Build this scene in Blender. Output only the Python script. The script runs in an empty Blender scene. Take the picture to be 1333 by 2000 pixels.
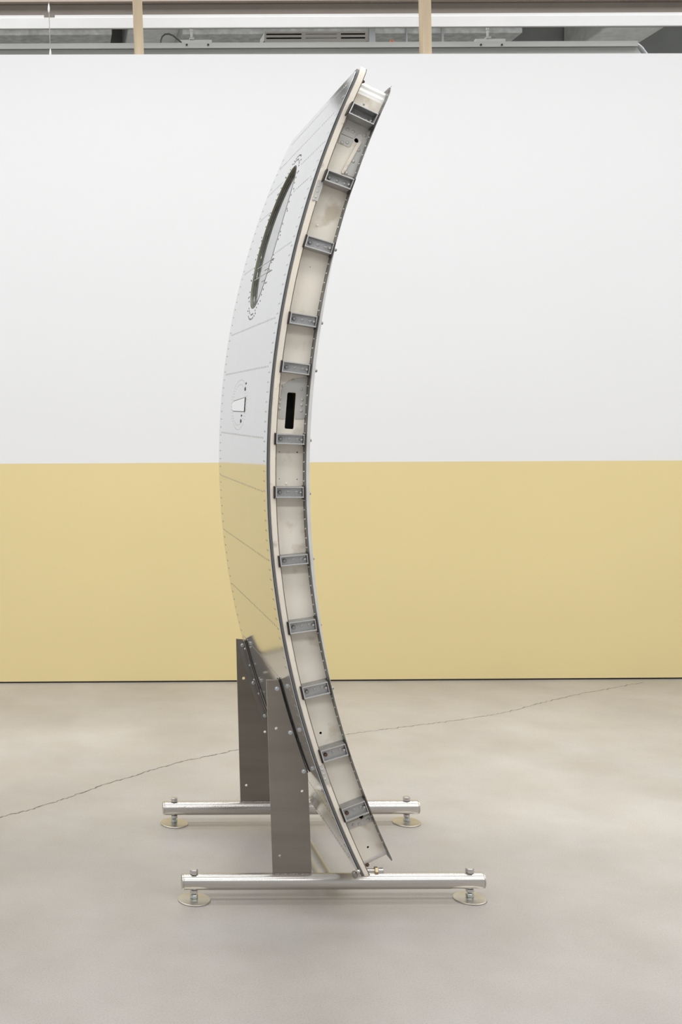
import bpy, bmesh, math, random
from mathutils import Vector, Matrix
random.seed(7)
C = bpy.context.scene.collection
SC = bpy.context.scene

# ------------------------------------------------------------------ camera, world, lights, exposure
F, PX, PY, EYE, ROLL = 2300.0, 100.0, 800.0, 1.2, 0.0045
cam_d = bpy.data.cameras.new('camera'); cam = bpy.data.objects.new('camera', cam_d); C.objects.link(cam)
cam.location = (0, 0, EYE)
cam.rotation_euler = (Matrix.Rotation(math.pi/2, 3, 'X') @ Matrix.Rotation(-ROLL, 3, 'Z')).to_euler()
cam_d.sensor_fit = 'AUTO'; cam_d.sensor_width = 36.0
cam_d.lens = 36.0*F/2000.0
cam_d.shift_x = (666.5-PX)/2000.0
cam_d.shift_y = -(1000.0-PY)/2000.0
cam_d.clip_start = 0.05
SC.camera = cam

world = bpy.data.worlds.new('world'); SC.world = world; world.use_nodes = True
bg = world.node_tree.nodes['Background']
bg.inputs['Color'].default_value = (0.95, 0.97, 1.0, 1); bg.inputs['Strength'].default_value = 0.5

def strip(name, loc, sx, sy, power, col=(0.985, 0.99, 1.0)):
    d = bpy.data.lights.new(name, 'AREA'); d.shape = 'RECTANGLE'; d.size = sx; d.size_y = sy
    d.energy = power; d.color = col
    o = bpy.data.objects.new(name, d); C.objects.link(o); o.location = loc
    return o
strip('fluorescent_and_fill_row', (1.0, 3.65, 3.62), 9.5, 0.70, 114)
strip('fluorescent_and_fill_row', (1.0, 1.40, 3.62), 9.5, 0.70, 112)
strip('fluorescent_and_fill_row', (1.0, -1.00, 3.62), 9.5, 0.40, 150)
strip('fluorescent_and_fill_row', (1.0, 5.35, 3.66), 9.5, 0.25, 62)  # added lamp row behind the partition, brightens the beams above the wall
strip('fluorescent_and_fill_row', (1.0, 6.90, 3.69), 9.5, 0.25, 105)  # added lamp row farther back, brightens the concrete behind the partition

SC.view_settings.view_transform = 'Standard'; SC.view_settings.look = 'None'
SC.view_settings.gamma = 1.0; SC.view_settings.use_curve_mapping = False
SC.view_settings.exposure = 0.02

# ------------------------------------------------------------------ helpers
CA, SA = math.cos(ROLL), math.sin(ROLL)
def at(px, py, Y):
    """world point on the plane y = Y seen at a pixel of the photograph"""
    ix, iy = px-PX, py-PY
    return Vector(((ix*CA-iy*SA)/F*Y, Y, EYE-(ix*SA+iy*CA)/F*Y))
def Zm(ox, oy, s):
    return lambda x, y: (ox+x/s, oy+y/s)

def s2l(c):
    return tuple(((v/255.0)/12.92 if v/255.0 <= 0.04045 else ((v/255.0+0.055)/1.055)**2.4) for v in c)

def mat(name, col, rough=0.5, metal=0.0, var=0.0, vscale=8.0, bump=0.0, bscale=60.0, spec=0.5, stretch=(1, 1, 1), dirt=None, dscale=5.0, dthr=0.62):
    m = bpy.data.materials.new(name); m.use_nodes = True
    nt = m.node_tree; b = nt.nodes['Principled BSDF']
    b.inputs['Base Color'].default_value = (*col, 1); b.inputs['Roughness'].default_value = rough
    b.inputs['Metallic'].default_value = metal; b.inputs['Specular IOR Level'].default_value = spec
    tc = nt.nodes.new('ShaderNodeTexCoord'); mp = nt.nodes.new('ShaderNodeMapping'); mp.inputs['Scale'].default_value = stretch
    nt.links.new(tc.outputs['Object'], mp.inputs['Vector'])
    src = None
    if var > 0:
        n = nt.nodes.new('ShaderNodeTexNoise'); n.inputs['Scale'].default_value = vscale; n.inputs['Detail'].default_value = 5
        nt.links.new(mp.outputs[0], n.inputs['Vector'])
        r = nt.nodes.new('ShaderNodeValToRGB')
        r.color_ramp.elements[0].position = 0.3; r.color_ramp.elements[1].position = 0.7
        r.color_ramp.elements[0].color = (*[max(0, c*(1-var)) for c in col], 1)
        r.color_ramp.elements[1].color = (*[min(1, c*(1+var)) for c in col], 1)
        nt.links.new(n.outputs['Fac'], r.inputs['Fac']); src = r.outputs[0]
    if dirt:
        n = nt.nodes.new('ShaderNodeTexNoise'); n.inputs['Scale'].default_value = dscale; n.inputs['Detail'].default_value = 8
        nt.links.new(mp.outputs[0], n.inputs['Vector'])
        r = nt.nodes.new('ShaderNodeValToRGB'); r.color_ramp.elements[0].position = dthr; r.color_ramp.elements[1].position = dthr+0.1
        nt.links.new(n.outputs['Fac'], r.inputs['Fac'])
        mx = nt.nodes.new('ShaderNodeMix'); mx.data_type = 'RGBA'
        nt.links.new(r.outputs[0], mx.inputs['Factor'])
        if src: nt.links.new(src, mx.inputs['A'])
        else: mx.inputs['A'].default_value = (*col, 1)
        mx.inputs['B'].default_value = (*dirt, 1); src = mx.outputs['Result']
    if src: nt.links.new(src, b.inputs['Base Color'])
    if bump > 0:
        n = nt.nodes.new('ShaderNodeTexNoise'); n.inputs['Scale'].default_value = bscale; n.inputs['Detail'].default_value = 3
        nt.links.new(mp.outputs[0], n.inputs['Vector'])
        bp = nt.nodes.new('ShaderNodeBump'); bp.inputs['Strength'].default_value = bump; bp.inputs['Distance'].default_value = 0.01
        nt.links.new(n.outputs['Fac'], bp.inputs['Height']); nt.links.new(bp.outputs[0], b.inputs['Normal'])
    return m

def tag(o, label=None, cat=None, group=None, kind=None):
    for k, v in (('label', label), ('category', cat), ('group', group), ('kind', kind)):
        if v: o[k] = v
    return o
def empty(name, loc, label, cat, group=None):
    o = bpy.data.objects.new(name, None); C.objects.link(o); o.location = loc; o.empty_display_size = 0.05
    return tag(o, label, cat, group)
WORLD = {}
def origin(o):
    v = Vector((0, 0, 0))
    while o is not None:
        v += o.location; o = o.parent
    return v
def link(name, me, m, parent=None, loc=None):
    """link a mesh given in world coordinates (or around loc)"""
    o = bpy.data.objects.new(name, me); C.objects.link(o)
    if m is not None and not me.materials: me.materials.append(m)
    base = origin(parent) if parent else Vector((0, 0, 0))
    o.parent = parent
    o.location = (Vector(loc) if loc is not None else Vector((0, 0, 0)))-base
    return o
def obj(name, bm, m, parent=None, smooth=None, label=None, kind=None):
    """bm in world coordinates: the object's own origin goes to the middle of its points"""
    bm.normal_update()
    n = max(1, len(bm.verts)); c = Vector((0, 0, 0))
    for v in bm.verts: c += v.co
    c /= n
    for v in bm.verts: v.co -= c
    if smooth is not None:
        for f in bm.faces: f.smooth = True
        for e in bm.edges:
            if len(e.link_faces) == 2 and e.calc_face_angle(0) > smooth: e.smooth = False
            elif len(e.link_faces) != 2: e.smooth = False
    me = bpy.data.meshes.new(name); bm.to_mesh(me); bm.free()
    o = link(name, me, m, parent, c)
    if label: o['label'] = label
    if kind: o['kind'] = kind
    return o

def box(bm, x0, x1, y0, y1, z0, z1, bev=0.0):
    r = bmesh.ops.create_cube(bm, size=1.0)
    for v in r['verts']:
        v.co = Vector(((x0+x1)/2+v.co.x*(x1-x0), (y0+y1)/2+v.co.y*(y1-y0), (z0+z1)/2+v.co.z*(z1-z0)))
    if bev > 0:
        es = list({e for v in r['verts'] for e in v.link_edges})
        bmesh.ops.bevel(bm, geom=es, offset=bev, segments=2, affect='EDGES', profile=0.5)
def bm_box(*a, **k):
    bm = bmesh.new(); box(bm, *a, **k); return bm
def frame_of(axis):
    a = Vector(axis).normalized()
    u = a.cross(Vector((0, 0, 1)) if abs(a.z) < 0.9 else Vector((0, 1, 0))).normalized()
    return a, u, a.cross(u)
def lathe(bm, base, axis, prof, n=20, rot=0.0):
    """prof: list of (radius, height along axis); capped at both ends"""
    a, u, w = frame_of(axis); base = Vector(base); rings = []
    for r, h in prof:
        if r <= 1e-7: rings.append([bm.verts.new(base+a*h)])
        else: rings.append([bm.verts.new(base+a*h+(u*math.cos(rot+2*math.pi*k/n)+w*math.sin(rot+2*math.pi*k/n))*r) for k in range(n)])
    for A, B in zip(rings, rings[1:]):
        for k in range(n):
            k2 = (k+1) % n
            if len(A) == 1 and len(B) == 1: continue
            if len(A) == 1: bm.faces.new((A[0], B[k2], B[k]))
            elif len(B) == 1: bm.faces.new((A[k], A[k2], B[0]))
            else: bm.faces.new((A[k], A[k2], B[k2], B[k]))
    if len(rings[0]) > 1: bm.faces.new(rings[0][::-1])
    if len(rings[-1]) > 1: bm.faces.new(rings[-1])
    bmesh.ops.recalc_face_normals(bm, faces=bm.faces)
def bm_lathe(*a, **k):
    bm = bmesh.new(); lathe(bm, *a, **k); return bm
def tube(bm, pts, r, n=8):
    pts = [Vector(p) for p in pts]; rings = []
    for i, p in enumerate(pts):
        d = (pts[min(i+1, len(pts)-1)]-pts[max(i-1, 0)]).normalized()
        a, u, w = frame_of(d)
        rings.append([bm.verts.new(p+(u*math.cos(2*math.pi*k/n)+w*math.sin(2*math.pi*k/n))*r) for k in range(n)])
    for A, B in zip(rings, rings[1:]):
        for k in range(n): bm.faces.new((A[k], A[(k+1) % n], B[(k+1) % n], B[k]))
    bm.faces.new(rings[0][::-1]); bm.faces.new(rings[-1])
    bmesh.ops.recalc_face_normals(bm, faces=bm.faces)
def extrude_xz(bm, pts, y0, y1):
    """prism of a polygon given as (x, z) between two depths"""
    a = [bm.verts.new((x, y0, z)) for x, z in pts]; b = [bm.verts.new((x, y1, z)) for x, z in pts]
    bm.faces.new(a); bm.faces.new(b[::-1]); n = len(pts)
    for k in range(n): bm.faces.new((a[k], b[k], b[(k+1) % n], a[(k+1) % n]))
    bmesh.ops.recalc_face_normals(bm, faces=bm.faces)
def plate(name, outline, holes, y0, y1, m, parent, label=None):
    """flat plate in a plane of constant depth with real holes; points are (x, z)"""
    cu = bpy.data.curves.new(name, 'CURVE'); cu.dimensions = '2D'; cu.fill_mode = 'BOTH'; cu.extrude = (y1-y0)/2
    for loop in [outline]+holes:
        sp = cu.splines.new('POLY'); sp.points.add(len(loop)-1); sp.use_cyclic_u = True
        for p, (x, z) in zip(sp.points, loop): p.co = (x, z, 0, 1)
    t = bpy.data.objects.new(name, cu); C.objects.link(t)
    dg = bpy.context.evaluated_depsgraph_get(); me = bpy.data.meshes.new_from_object(t.evaluated_get(dg))
    bpy.data.objects.remove(t); bpy.data.curves.remove(cu)
    bm = bmesh.new(); bm.from_mesh(me); bpy.data.meshes.remove(me)
    for v in bm.verts: v.co = Vector((v.co.x, (y0+y1)/2-v.co.z, v.co.y))
    bmesh.ops.remove_doubles(bm, verts=bm.verts, dist=1e-6)
    return obj(name, bm, m, parent, label=label)
def circ(x, z, r, n=14, rz=None, rot=0.0):
    rz = rz or r
    out = []
    for k in range(n):
        a, b = r*math.cos(2*math.pi*k/n), rz*math.sin(2*math.pi*k/n)
        out.append((x+a*math.cos(rot)-b*math.sin(rot), z+a*math.sin(rot)+b*math.cos(rot)))
    return out

# ------------------------------------------------------------------ materials
M = {}
M['skin'] = mat('polished_aluminium', (0.68, 0.69, 0.70), 0.06, 0.9, bump=0.045, bscale=9.0, var=0.03, vscale=1.0, stretch=(1, 60, 0.5))
M['skin'].node_tree.nodes['Bump'].inputs['Distance'].default_value = 0.001
M['skin_rivet'] = mat('skin_rivet_metal', (0.42, 0.42, 0.42), 0.3, 1.0)  # darker than the skin: dimple shading put into the colour
M['window_screw'] = mat('dark_screw', (0.06, 0.06, 0.055), 0.4, 0.6)
M['seal'] = mat('grey_rubber_seal', (0.17, 0.17, 0.17), 0.55, var=0.12, vscale=30, stretch=(1, 1, 0.2))
M['cream'] = mat('worn_cream_paint', s2l((226, 218, 204)), 0.42, var=0.05, vscale=14, dirt=s2l((172, 161, 143)), dscale=26, dthr=0.60, bump=0.04, bscale=120)
M['cream_web'] = mat('cream_web_paint', s2l((233, 226, 213)), 0.36, var=0.06, vscale=7, dirt=s2l((204, 193, 174)), dscale=13, dthr=0.58)
M['web_alu'] = mat('pale_aluminium_web', s2l((224, 222, 217)), 0.30, 0.25, var=0.04, vscale=10)
M['alu'] = mat('dull_aluminium', (0.55, 0.555, 0.56), 0.38, 0.75, var=0.10, vscale=20)
M['doubler'] = mat('grey_doubler_plate', s2l((196, 194, 188)), 0.34, 0.35, var=0.06, vscale=16)
M['stop'] = mat('stop_fitting_metal', (0.40, 0.40, 0.395), 0.36, 0.75, var=0.22, vscale=28)
M['stop_edge'] = mat('bright_edge_metal', (0.62, 0.62, 0.61), 0.35, 0.8)
M['scuff'] = mat('dark_worn_metal', (0.045, 0.035, 0.03), 0.5, 0.3, var=0.4, vscale=60)
M['bolt'] = mat('bolt_steel', (0.32, 0.31, 0.30), 0.35, 0.8)
M['bolt_bright'] = mat('bright_screw', (0.60, 0.59, 0.57), 0.3, 0.9)
M['bolt_brown'] = mat('rusty_bolt', (0.13, 0.075, 0.05), 0.5, 0.5)
M['lip'] = mat('lip_metal', (0.20, 0.195, 0.185), 0.42, 0.6, var=0.2, vscale=30)
M['trim_metal'] = mat('inner_edge_metal', (0.66, 0.65, 0.63), 0.45, 0.25, var=0.06, vscale=20)
M['sealant'] = mat('old_sealant', s2l((104, 92, 78)), 0.6, var=0.5, vscale=40)
M['dark'] = mat('dark_cavity', (0.012, 0.012, 0.011), 0.6)  # near-black, so the shade inside gaps, holes and slots is in the colour
M['green'] = mat('zinc_chromate_green', s2l((104, 104, 74)), 0.45, var=0.1, vscale=20)
M['gasket'] = mat('dark_window_gasket', (0.10, 0.10, 0.095), 0.5, var=0.7, vscale=30)
M['glass'] = mat('window_glass', (0.9, 0.93, 0.93), 0.02); 
_b = M['glass'].node_tree.nodes['Principled BSDF']; _b.inputs['Transmission Weight'].default_value = 1.0; _b.inputs['IOR'].default_value = 1.5
M['shade'] = mat('mottled_window_shade', (0.22, 0.22, 0.215), 0.35, var=0.75, vscale=38, stretch=(1, 0.6, 1.6))
M['steel'] = mat('stainless_tube', (0.60, 0.57, 0.53), 0.27, 1.0, var=0.05, vscale=14, stretch=(0.3, 1, 1))
M['steel_dull'] = mat('dull_stainless_tube', (0.52, 0.52, 0.52), 0.38, 1.0, var=0.06, vscale=14)
M['post'] = mat('brushed_steel_plate', (0.305, 0.278, 0.246), 0.38, 1.0, var=0.10, vscale=9, bump=0.03, bscale=90, stretch=(0.25, 1, 2.0))
M['angle'] = mat('grey_steel_angle', (0.30, 0.28, 0.26), 0.38, 0.9, var=0.08, vscale=20)
M['zinc'] = mat('zinc_bolt', (0.60, 0.64, 0.65), 0.3, 0.9)
M['pad'] = mat('black_rubber_pad', (0.02, 0.02, 0.021), 0.6)
M['weld'] = mat('weld_bead', (0.35, 0.32, 0.30), 0.25, 1.0, var=0.4, vscale=120)
M['foot'] = mat('steel_foot_plate', (0.60, 0.57, 0.51), 0.36, 1.0, var=0.05, vscale=30)
M['timber'] = mat('pine_timber', s2l((196, 178, 150)), 0.6, var=0.10, vscale=14, stretch=(3, 3, 0.25))
M['white_paint'] = mat('white_beam_paint', (0.80, 0.80, 0.80), 0.55, var=0.02, vscale=6)
M['brown'] = mat('brown_board', s2l((166, 152, 140)), 0.6, var=0.08, vscale=10, stretch=(0.2, 1, 1))
M['brown_dark'] = mat('dark_brown_board', s2l((112, 104, 95)), 0.6, var=0.05, vscale=8)
M['concrete'] = mat('raw_concrete', s2l((196, 199, 198)), 0.8, var=0.22, vscale=22, bump=0.3, bscale=60)
M['concrete_lit'] = mat('lit_concrete', s2l((236, 238, 238)), 0.8, var=0.10, vscale=16, bump=0.2, bscale=60)  # paler concrete copy: light on the rib undersides put into the colour
M['concrete_dark'] = mat('grey_rendered_wall', s2l((166, 170, 170)), 0.8, var=0.07, vscale=5)
M['channel'] = mat('galvanised_channel', s2l((182, 183, 180)), 0.5, 0.3, var=0.07, vscale=6, stretch=(0.3, 1, 1))
M['fixture'] = mat('white_grille_metal', s2l((212, 212, 208)), 0.45)
M['cable'] = mat('black_cable', (0.02, 0.02, 0.02), 0.5)
M['conduit'] = mat('grey_flexible_conduit', s2l((170, 172, 174)), 0.35, 0.5)
M['crack'] = mat('crack_shadow', s2l((112, 103, 93)), 0.9)
M['orange'] = mat('rust_orange', s2l((168, 98, 68)), 0.6)

# two-tone wall paint: the colour really changes at one height
def wall_material(z_line):
    m = bpy.data.materials.new('white_and_yellow_wall_paint'); m.use_nodes = True; nt = m.node_tree; b = nt.nodes['Principled BSDF']
    g = nt.nodes.new('ShaderNodeNewGeometry'); sp = nt.nodes.new('ShaderNodeSeparateXYZ'); nt.links.new(g.outputs['Position'], sp.inputs[0])
    gt = nt.nodes.new('ShaderNodeMath'); gt.operation = 'GREATER_THAN'; gt.inputs[1].default_value = z_line; nt.links.new(sp.outputs['Z'], gt.inputs[0])
    n = nt.nodes.new('ShaderNodeTexNoise'); n.inputs['Scale'].default_value = 0.9; n.inputs['Detail'].default_value = 3; nt.links.new(g.outputs['Position'], n.inputs['Vector'])
    def ramp(c, v):
        r = nt.nodes.new('ShaderNodeValToRGB'); r.color_ramp.elements[0].position = 0.3; r.color_ramp.elements[1].position = 0.7
        r.color_ramp.elements[0].color = (*[x*(1-v) for x in c], 1); r.color_ramp.elements[1].color = (*[min(1, x*(1+v)) for x in c], 1)
        nt.links.new(n.outputs['Fac'], r.inputs['Fac']); return r.outputs[0]
    mx = nt.nodes.new('ShaderNodeMix'); mx.data_type = 'RGBA'
    nt.links.new(gt.outputs[0], mx.inputs['Factor'])
    nt.links.new(ramp((0.775, 0.645, 0.335), 0.02), mx.inputs['A']); nt.links.new(ramp((0.805, 0.812, 0.822), 0.008), mx.inputs['B'])
    nt.links.new(mx.outputs['Result'], b.inputs['Base Color']); b.inputs['Roughness'].default_value = 0.75
    b.inputs['Specular IOR Level'].default_value = 0.25
    return m
FALLOFF_OFF = (13.66, 8.75, -25.94)
def floor_material():
    m = bpy.data.materials.new('polished_concrete_floor'); m.use_nodes = True; nt = m.node_tree; b = nt.nodes['Principled BSDF']
    g = nt.nodes.new('ShaderNodeNewGeometry')
    def noise(scale, det, rough=0.55):
        n = nt.nodes.new('ShaderNodeTexNoise'); n.inputs['Scale'].default_value = scale; n.inputs['Detail'].default_value = det; n.inputs['Roughness'].default_value = rough
        nt.links.new(g.outputs['Position'], n.inputs['Vector']); return n.outputs['Fac']
    def ramp(fac, stops):
        r = nt.nodes.new('ShaderNodeValToRGB'); el = r.color_ramp.elements
        while len(el) < len(stops): el.new(0.5)
        for e, (p, c) in zip(el, stops): e.position = p; e.color = (*c, 1)
        nt.links.new(fac, r.inputs['Fac']); return r.outputs[0]
    def mul(a, c, f=1.0):
        x = nt.nodes.new('ShaderNodeMix'); x.data_type = 'RGBA'; x.blend_type = 'MULTIPLY'; x.inputs['Factor'].default_value = f
        nt.links.new(a, x.inputs['A']); nt.links.new(c, x.inputs['B']); return x.outputs['Result']
    base = ramp(noise(0.9, 6), [(0.25, s2l((164, 158, 153))), (0.5, s2l((178, 173, 168))), (0.78, s2l((197, 193, 188)))])
    c = mul(base, ramp(noise(3.2, 6, 0.65), [(0.32, (0.90, 0.89, 0.87)), (0.62, (1, 1, 1))]))
    c = mul(c, ramp(noise(240, 2), [(0.30, (0.90, 0.90, 0.89)), (0.5, (1, 1, 1)), (0.74, (1.06, 1.06, 1.06))]))
    c = mul(c, ramp(noise(520, 1), [(0.28, (0.88, 0.88, 0.88)), (0.5, (1, 1, 1)), (0.75, (1.06, 1.06, 1.06))]))
    mp = nt.nodes.new('ShaderNodeMapping'); mp.inputs['Location'].default_value = FALLOFF_OFF; nt.links.new(g.outputs['Position'], mp.inputs['Vector'])
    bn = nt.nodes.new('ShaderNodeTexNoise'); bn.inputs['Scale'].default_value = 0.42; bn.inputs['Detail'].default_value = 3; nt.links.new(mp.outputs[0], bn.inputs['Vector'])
    c = mul(c, ramp(bn.outputs['Fac'], [(0.36, (0.87, 0.865, 0.865)), (0.62, (1.06, 1.06, 1.06))]))  # light falloff put into the colour: darker front, paler back right
    # pale scuffs
    mx = nt.nodes.new('ShaderNodeMix'); mx.data_type = 'RGBA'
    nt.links.new(ramp(noise(2.1, 9, 0.7), [(0.66, (0, 0, 0)), (0.78, (0.5, 0.5, 0.5))]), mx.inputs['Factor'])
    nt.links.new(c, mx.inputs['A']); mx.inputs['B'].default_value = (*s2l((222, 217, 211)), 1)
    nt.links.new(mx.outputs['Result'], b.inputs['Base Color'])
    nt.links.new(ramp(noise(5, 4), [(0.3, (0.28,)*3), (0.7, (0.44,)*3)]), b.inputs['Roughness'])
    b.inputs['Specular IOR Level'].default_value = 0.5
    bp = nt.nodes.new('ShaderNodeBump'); bp.inputs['Strength'].default_value = 0.08; bp.inputs['Distance'].default_value = 0.002
    nt.links.new(noise(160, 3), bp.inputs['Height']); nt.links.new(bp.outputs[0], b.inputs['Normal'])
    return m

# ------------------------------------------------------------------ the setting
YWALL = 5.178; WYAW = math.atan(3.6e-6*F)
def wall_pt(px, py, back=0.0):
    """pixel -> point on the (slightly turned) partition plane"""
    Y = YWALL
    for _ in range(8):
        p = at(px, py, Y); Y = YWALL+back+(p.x-1.27)*math.tan(WYAW)
    return at(px, py, Y)
z_line = wall_pt(666, 902.5).z; z_top = wall_pt(666, 105.5).z
def yawed(x, y, z):
    return Vector((1.27+(x-1.27)*math.cos(WYAW)-(y-YWALL)*math.sin(WYAW), YWALL+(x-1.27)*math.sin(WYAW)+(y-YWALL)*math.cos(WYAW), z))
def ybox(x0, x1, y0, y1, z0, z1, bev=0.0):
    bm = bm_box(x0, x1, y0, y1, z0, z1, bev=bev)
    for v in bm.verts: v.co = yawed(*v.co)
    return bm

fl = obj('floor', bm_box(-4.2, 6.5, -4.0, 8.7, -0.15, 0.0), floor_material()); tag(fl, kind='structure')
wb = obj('wall_back', ybox(-4.0, 6.3, YWALL, YWALL+0.018, 0.007, z_top), wall_material(z_line)); tag(wb, kind='structure')
o = obj('trim_1', ybox(-4.0, 6.3, YWALL+0.004, YWALL+0.016, 0.0, 0.0068), M['dark']); tag(o, kind='structure')  # black strip standing in for the shade in the gap under the wall
M['room_white'] = mat('white_room_paint', (0.74, 0.73, 0.72), 0.7, var=0.02, vscale=2)
o = obj('wall_left', bm_box(-4.2, -4.05, -4.0, 8.7, 0, 4.3), M['room_white']); tag(o, kind='structure')
o = obj('wall_right', bm_box(6.35, 6.5, -4.0, 8.7, 0, 4.3), M['room_white']); tag(o, kind='structure')
o = obj('wall_rear', bm_box(-4.2, 6.5, 8.5, 8.7, 0, 4.3), M['concrete_dark']); tag(o, kind='structure')
o = obj('ceiling', bm_box(-4.2, 6.5, -4.0, 8.7, 4.05, 4.3), M['concrete']); tag(o, kind='structure')
# concrete ribs that run in depth, and the cross beams between them
k = 8.0/F
def rib(x0, x1): return bm_box(x0, x1, -4.0, 8.48, 3.72, 4.045, bev=0.01)
o = obj('trim_2', rib((250-PX)*k, (352-PX)*k), M['concrete_lit']); tag(o, kind='structure')
o = obj('trim_3', rib((1165-PX)*k, (1275-PX)*k), M['concrete_lit']); tag(o, kind='structure')
kc = 7.6/F
zc = at(600, 66, 7.6).z
o = obj('trim_4', bm_box(-4.0, (222-PX)*kc, 7.6, 8.48, zc, 4.045, bev=0.008), M['concrete']); tag(o, kind='structure')
o = obj('trim_5', bm_box((360-PX)*kc, (1025-PX)*kc, 7.6, 8.48, zc, 4.045, bev=0.008), M['concrete']); tag(o, kind='structure')
# panels of the far wall between the thin vertical joints
for a, b in ((722, 734), (794, 797), (864, 868)):
    p = at(a, 70, 7.58); q = at(b, 70, 7.58)
    o = obj('trim_%d' % (6+(a > 760)+(a > 850)), bm_box(p.x, q.x, 7.585, 7.598, 3.3, 4.04), M['concrete_dark']); tag(o, kind='structure')

# crack in the floor: narrow broken ribbon of shadowed gap
def floor_pt(px, py):
    ix, iy = px-PX, py-PY; wy = ix*SA+iy*CA; Y = F*EYE/wy
    return Vector(((ix*CA-iy*SA)/F*Y, Y, 0.0))
def crack(pts, w0):
    bm = bmesh.new(); P = []
    for (a, b) in zip(pts, pts[1:]):
        n = max(2, int(math.hypot(b[0]-a[0], b[1]-a[1])/5))
        for i in range(n):
            t = i/n; P.append((a[0]+(b[0]-a[0])*t+random.uniform(-1, 1)*1.4, a[1]+(b[1]-a[1])*t+random.uniform(-1, 1)*1.0))
    P = [floor_pt(*p) for p in P]; L = []; R_ = []
    for i, p in enumerate(P):
        d = (P[min(i+1, len(P)-1)]-P[max(i-1, 0)]).normalized(); s = Vector((-d.y, d.x, 0)); w = w0*random.uniform(0.35, 1.25)
        L.append(bm.verts.new(p+s*w+Vector((0, 0, 0.0003)))); R_.append(bm.verts.new(p-s*w+Vector((0, 0, 0.0003))))
    for i in range(len(P)-1): bm.faces.new((L[i], R_[i], R_[i+1], L[i+1]))
    o = obj('crack', bm, M['crack'], fl); o['label'] = 'dark hairline crack in the concrete'
crack([(-700, 1770), (-420, 1700), (-200, 1644), (-40, 1608), (0, 1596), (60, 1581), (130, 1559), (200, 1534), (250, 1519), (300, 1503), (350, 1489), (400, 1478), (470, 1463), (560, 1449)], 0.0026)
crack([(640, 1440), (700, 1431), (780, 1421), (900, 1406), (960, 1397), (1010, 1386), (1060, 1372), (1140, 1354), (1210, 1342), (1262, 1331)], 0.0018)

# ------------------------------------------------------------------ things above and behind the partition
def stud(pl, pr, leanx, label):
    Y = YWALL+0.022
    p = at(pl, 60, Y); q = at(pr, 60, Y)
    bm = bm_box(p.x, q.x, Y, Y+0.058, 0.0, 3.3, bev=0.0015)
    for v in bm.verts: v.co.x += (2.9-v.co.z)*leanx
    return tag(obj('timber_stud', bm, M['timber']), label, 'stud', 'timber studs behind the partition')
stud(262.5, 279.5, 0.030, 'pale pine stud rising over the wall top, left of the slotted grille')
stud(826.5, 843.5, 0.012, 'pale pine stud rising over the wall top, right of the slotted grille')
# galvanised channel just above the wall top
Yc = 5.62
p = at(1247, 82, Yc); zt = at(700, 82, Yc).z; zm = at(700, 92.5, Yc).z
t = empty('steel_channel', (1.0, Yc, zm-0.08), 'long grey galvanised steel channel running just above the wall top', 'beam')
bm = bmesh.new(); extrude_xz(bm, [(-4.0, zm), (p.x, zm), (p.x, zt), (-4.0, zt)], Yc, Yc+0.16); obj('top_rail', bm, M['channel'], t)
M['channel_shaded'] = mat('shaded_channel_metal', s2l((164, 165, 161)), 0.5, 0.3, var=0.05, vscale=6, stretch=(0.3, 1, 1))  # darker copy of the channel metal: shade under the rail put into colour
bm = bmesh.new(); extrude_xz(bm, [(-4.0, zm-0.16), (p.x+0.12, zm-0.16), (p.x, zm-0.001), (-4.0, zm-0.001)], Yc+0.012, Yc+0.15); obj('web', bm, M['channel_shaded'], t)
for hx in (365, 407, 940, 981):
    q = at(hx, 87.5, Yc); obj('hole_plug', bm_lathe((q.x, Yc-0.002, q.z), (0, 1, 0), [(0.005, 0), (0.005, 0.004)], n=10), M['dark'], t)
# white boxed beam, in two lengths, with the gap where the wire passes
Yb = 5.45
z0 = at(600, 53, Yb).z; z1 = at(600, 27, Yb).z
bm = bmesh.new(); box(bm, -4.0, 6.2, Yb, Yb+0.014, z0, z1-0.012, bev=0.001)
w1 = tag(obj('boxed_beam', bm, M['white_paint']), 'long white painted beam crossing above the wall top', 'beam')
g0 = at(86, 30, Yb).x; g1 = at(107, 30, Yb).x
for a, b in ((-4.0, g0), (g1, 6.2)):
    obj('cap_strip', bm_box(a, b, Yb+0.002, Yb+0.013, z1-0.012, z1), M['white_paint'], w1)
# brown board over it
Yd = 5.75
zd0 = at(600, 28, Yd).z-0.05; zd1 = at(600, 5.5, Yd).z
t = empty('brown_beam', (1.0, Yd, zd0), 'dark brown board beam at the very top of the view above the white beam', 'beam')
obj('lower_board', bm_box(-4.0, 6.2, Yd, Yd+0.06, zd0, zd1), M['brown_dark'], t)
obj('upper_board', bm_box(-4.0, 6.2, Yd-0.03, Yd+0.06, zd1, zd1+0.16, bev=0.002), M['brown'], t)
# slotted grille
Yg = 5.95
a = at(516.5, 80, Yg); b = at(719, 61, Yg)
t = empty('ceiling_grille', ((a.x+b.x)/2, Yg, a.z), 'white slotted air grille sitting on the steel channel between the two studs', 'grille')
H_ = b.z-a.z; L_ = b.x-a.x
def slot(x0, x1, zz, h=0.0042): return [(x0, zz-h), (x1, zz-h), (x1, zz+h), (x0, zz+h)]
sl = []
for zz in (a.z+H_*0.30, a.z+H_*0.72):
    sl += [slot(a.x+L_*0.02, a.x+L_*0.36, zz), slot(a.x+L_*0.40, a.x+L_*0.70, zz, 0.0016), slot(a.x+L_*0.74, a.x+L_*0.975, zz)]
plate('face_plate', [(a.x, a.z), (b.x, a.z), (b.x, b.z), (a.x, b.z)], sl, Yg, Yg+0.006, M['fixture'], t)
obj('back_box', bm_box(a.x+0.004, b.x-0.004, Yg+0.03, Yg+0.12, a.z+0.003, b.z-0.003), M['dark'], t)
bm = bmesh.new()
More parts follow.
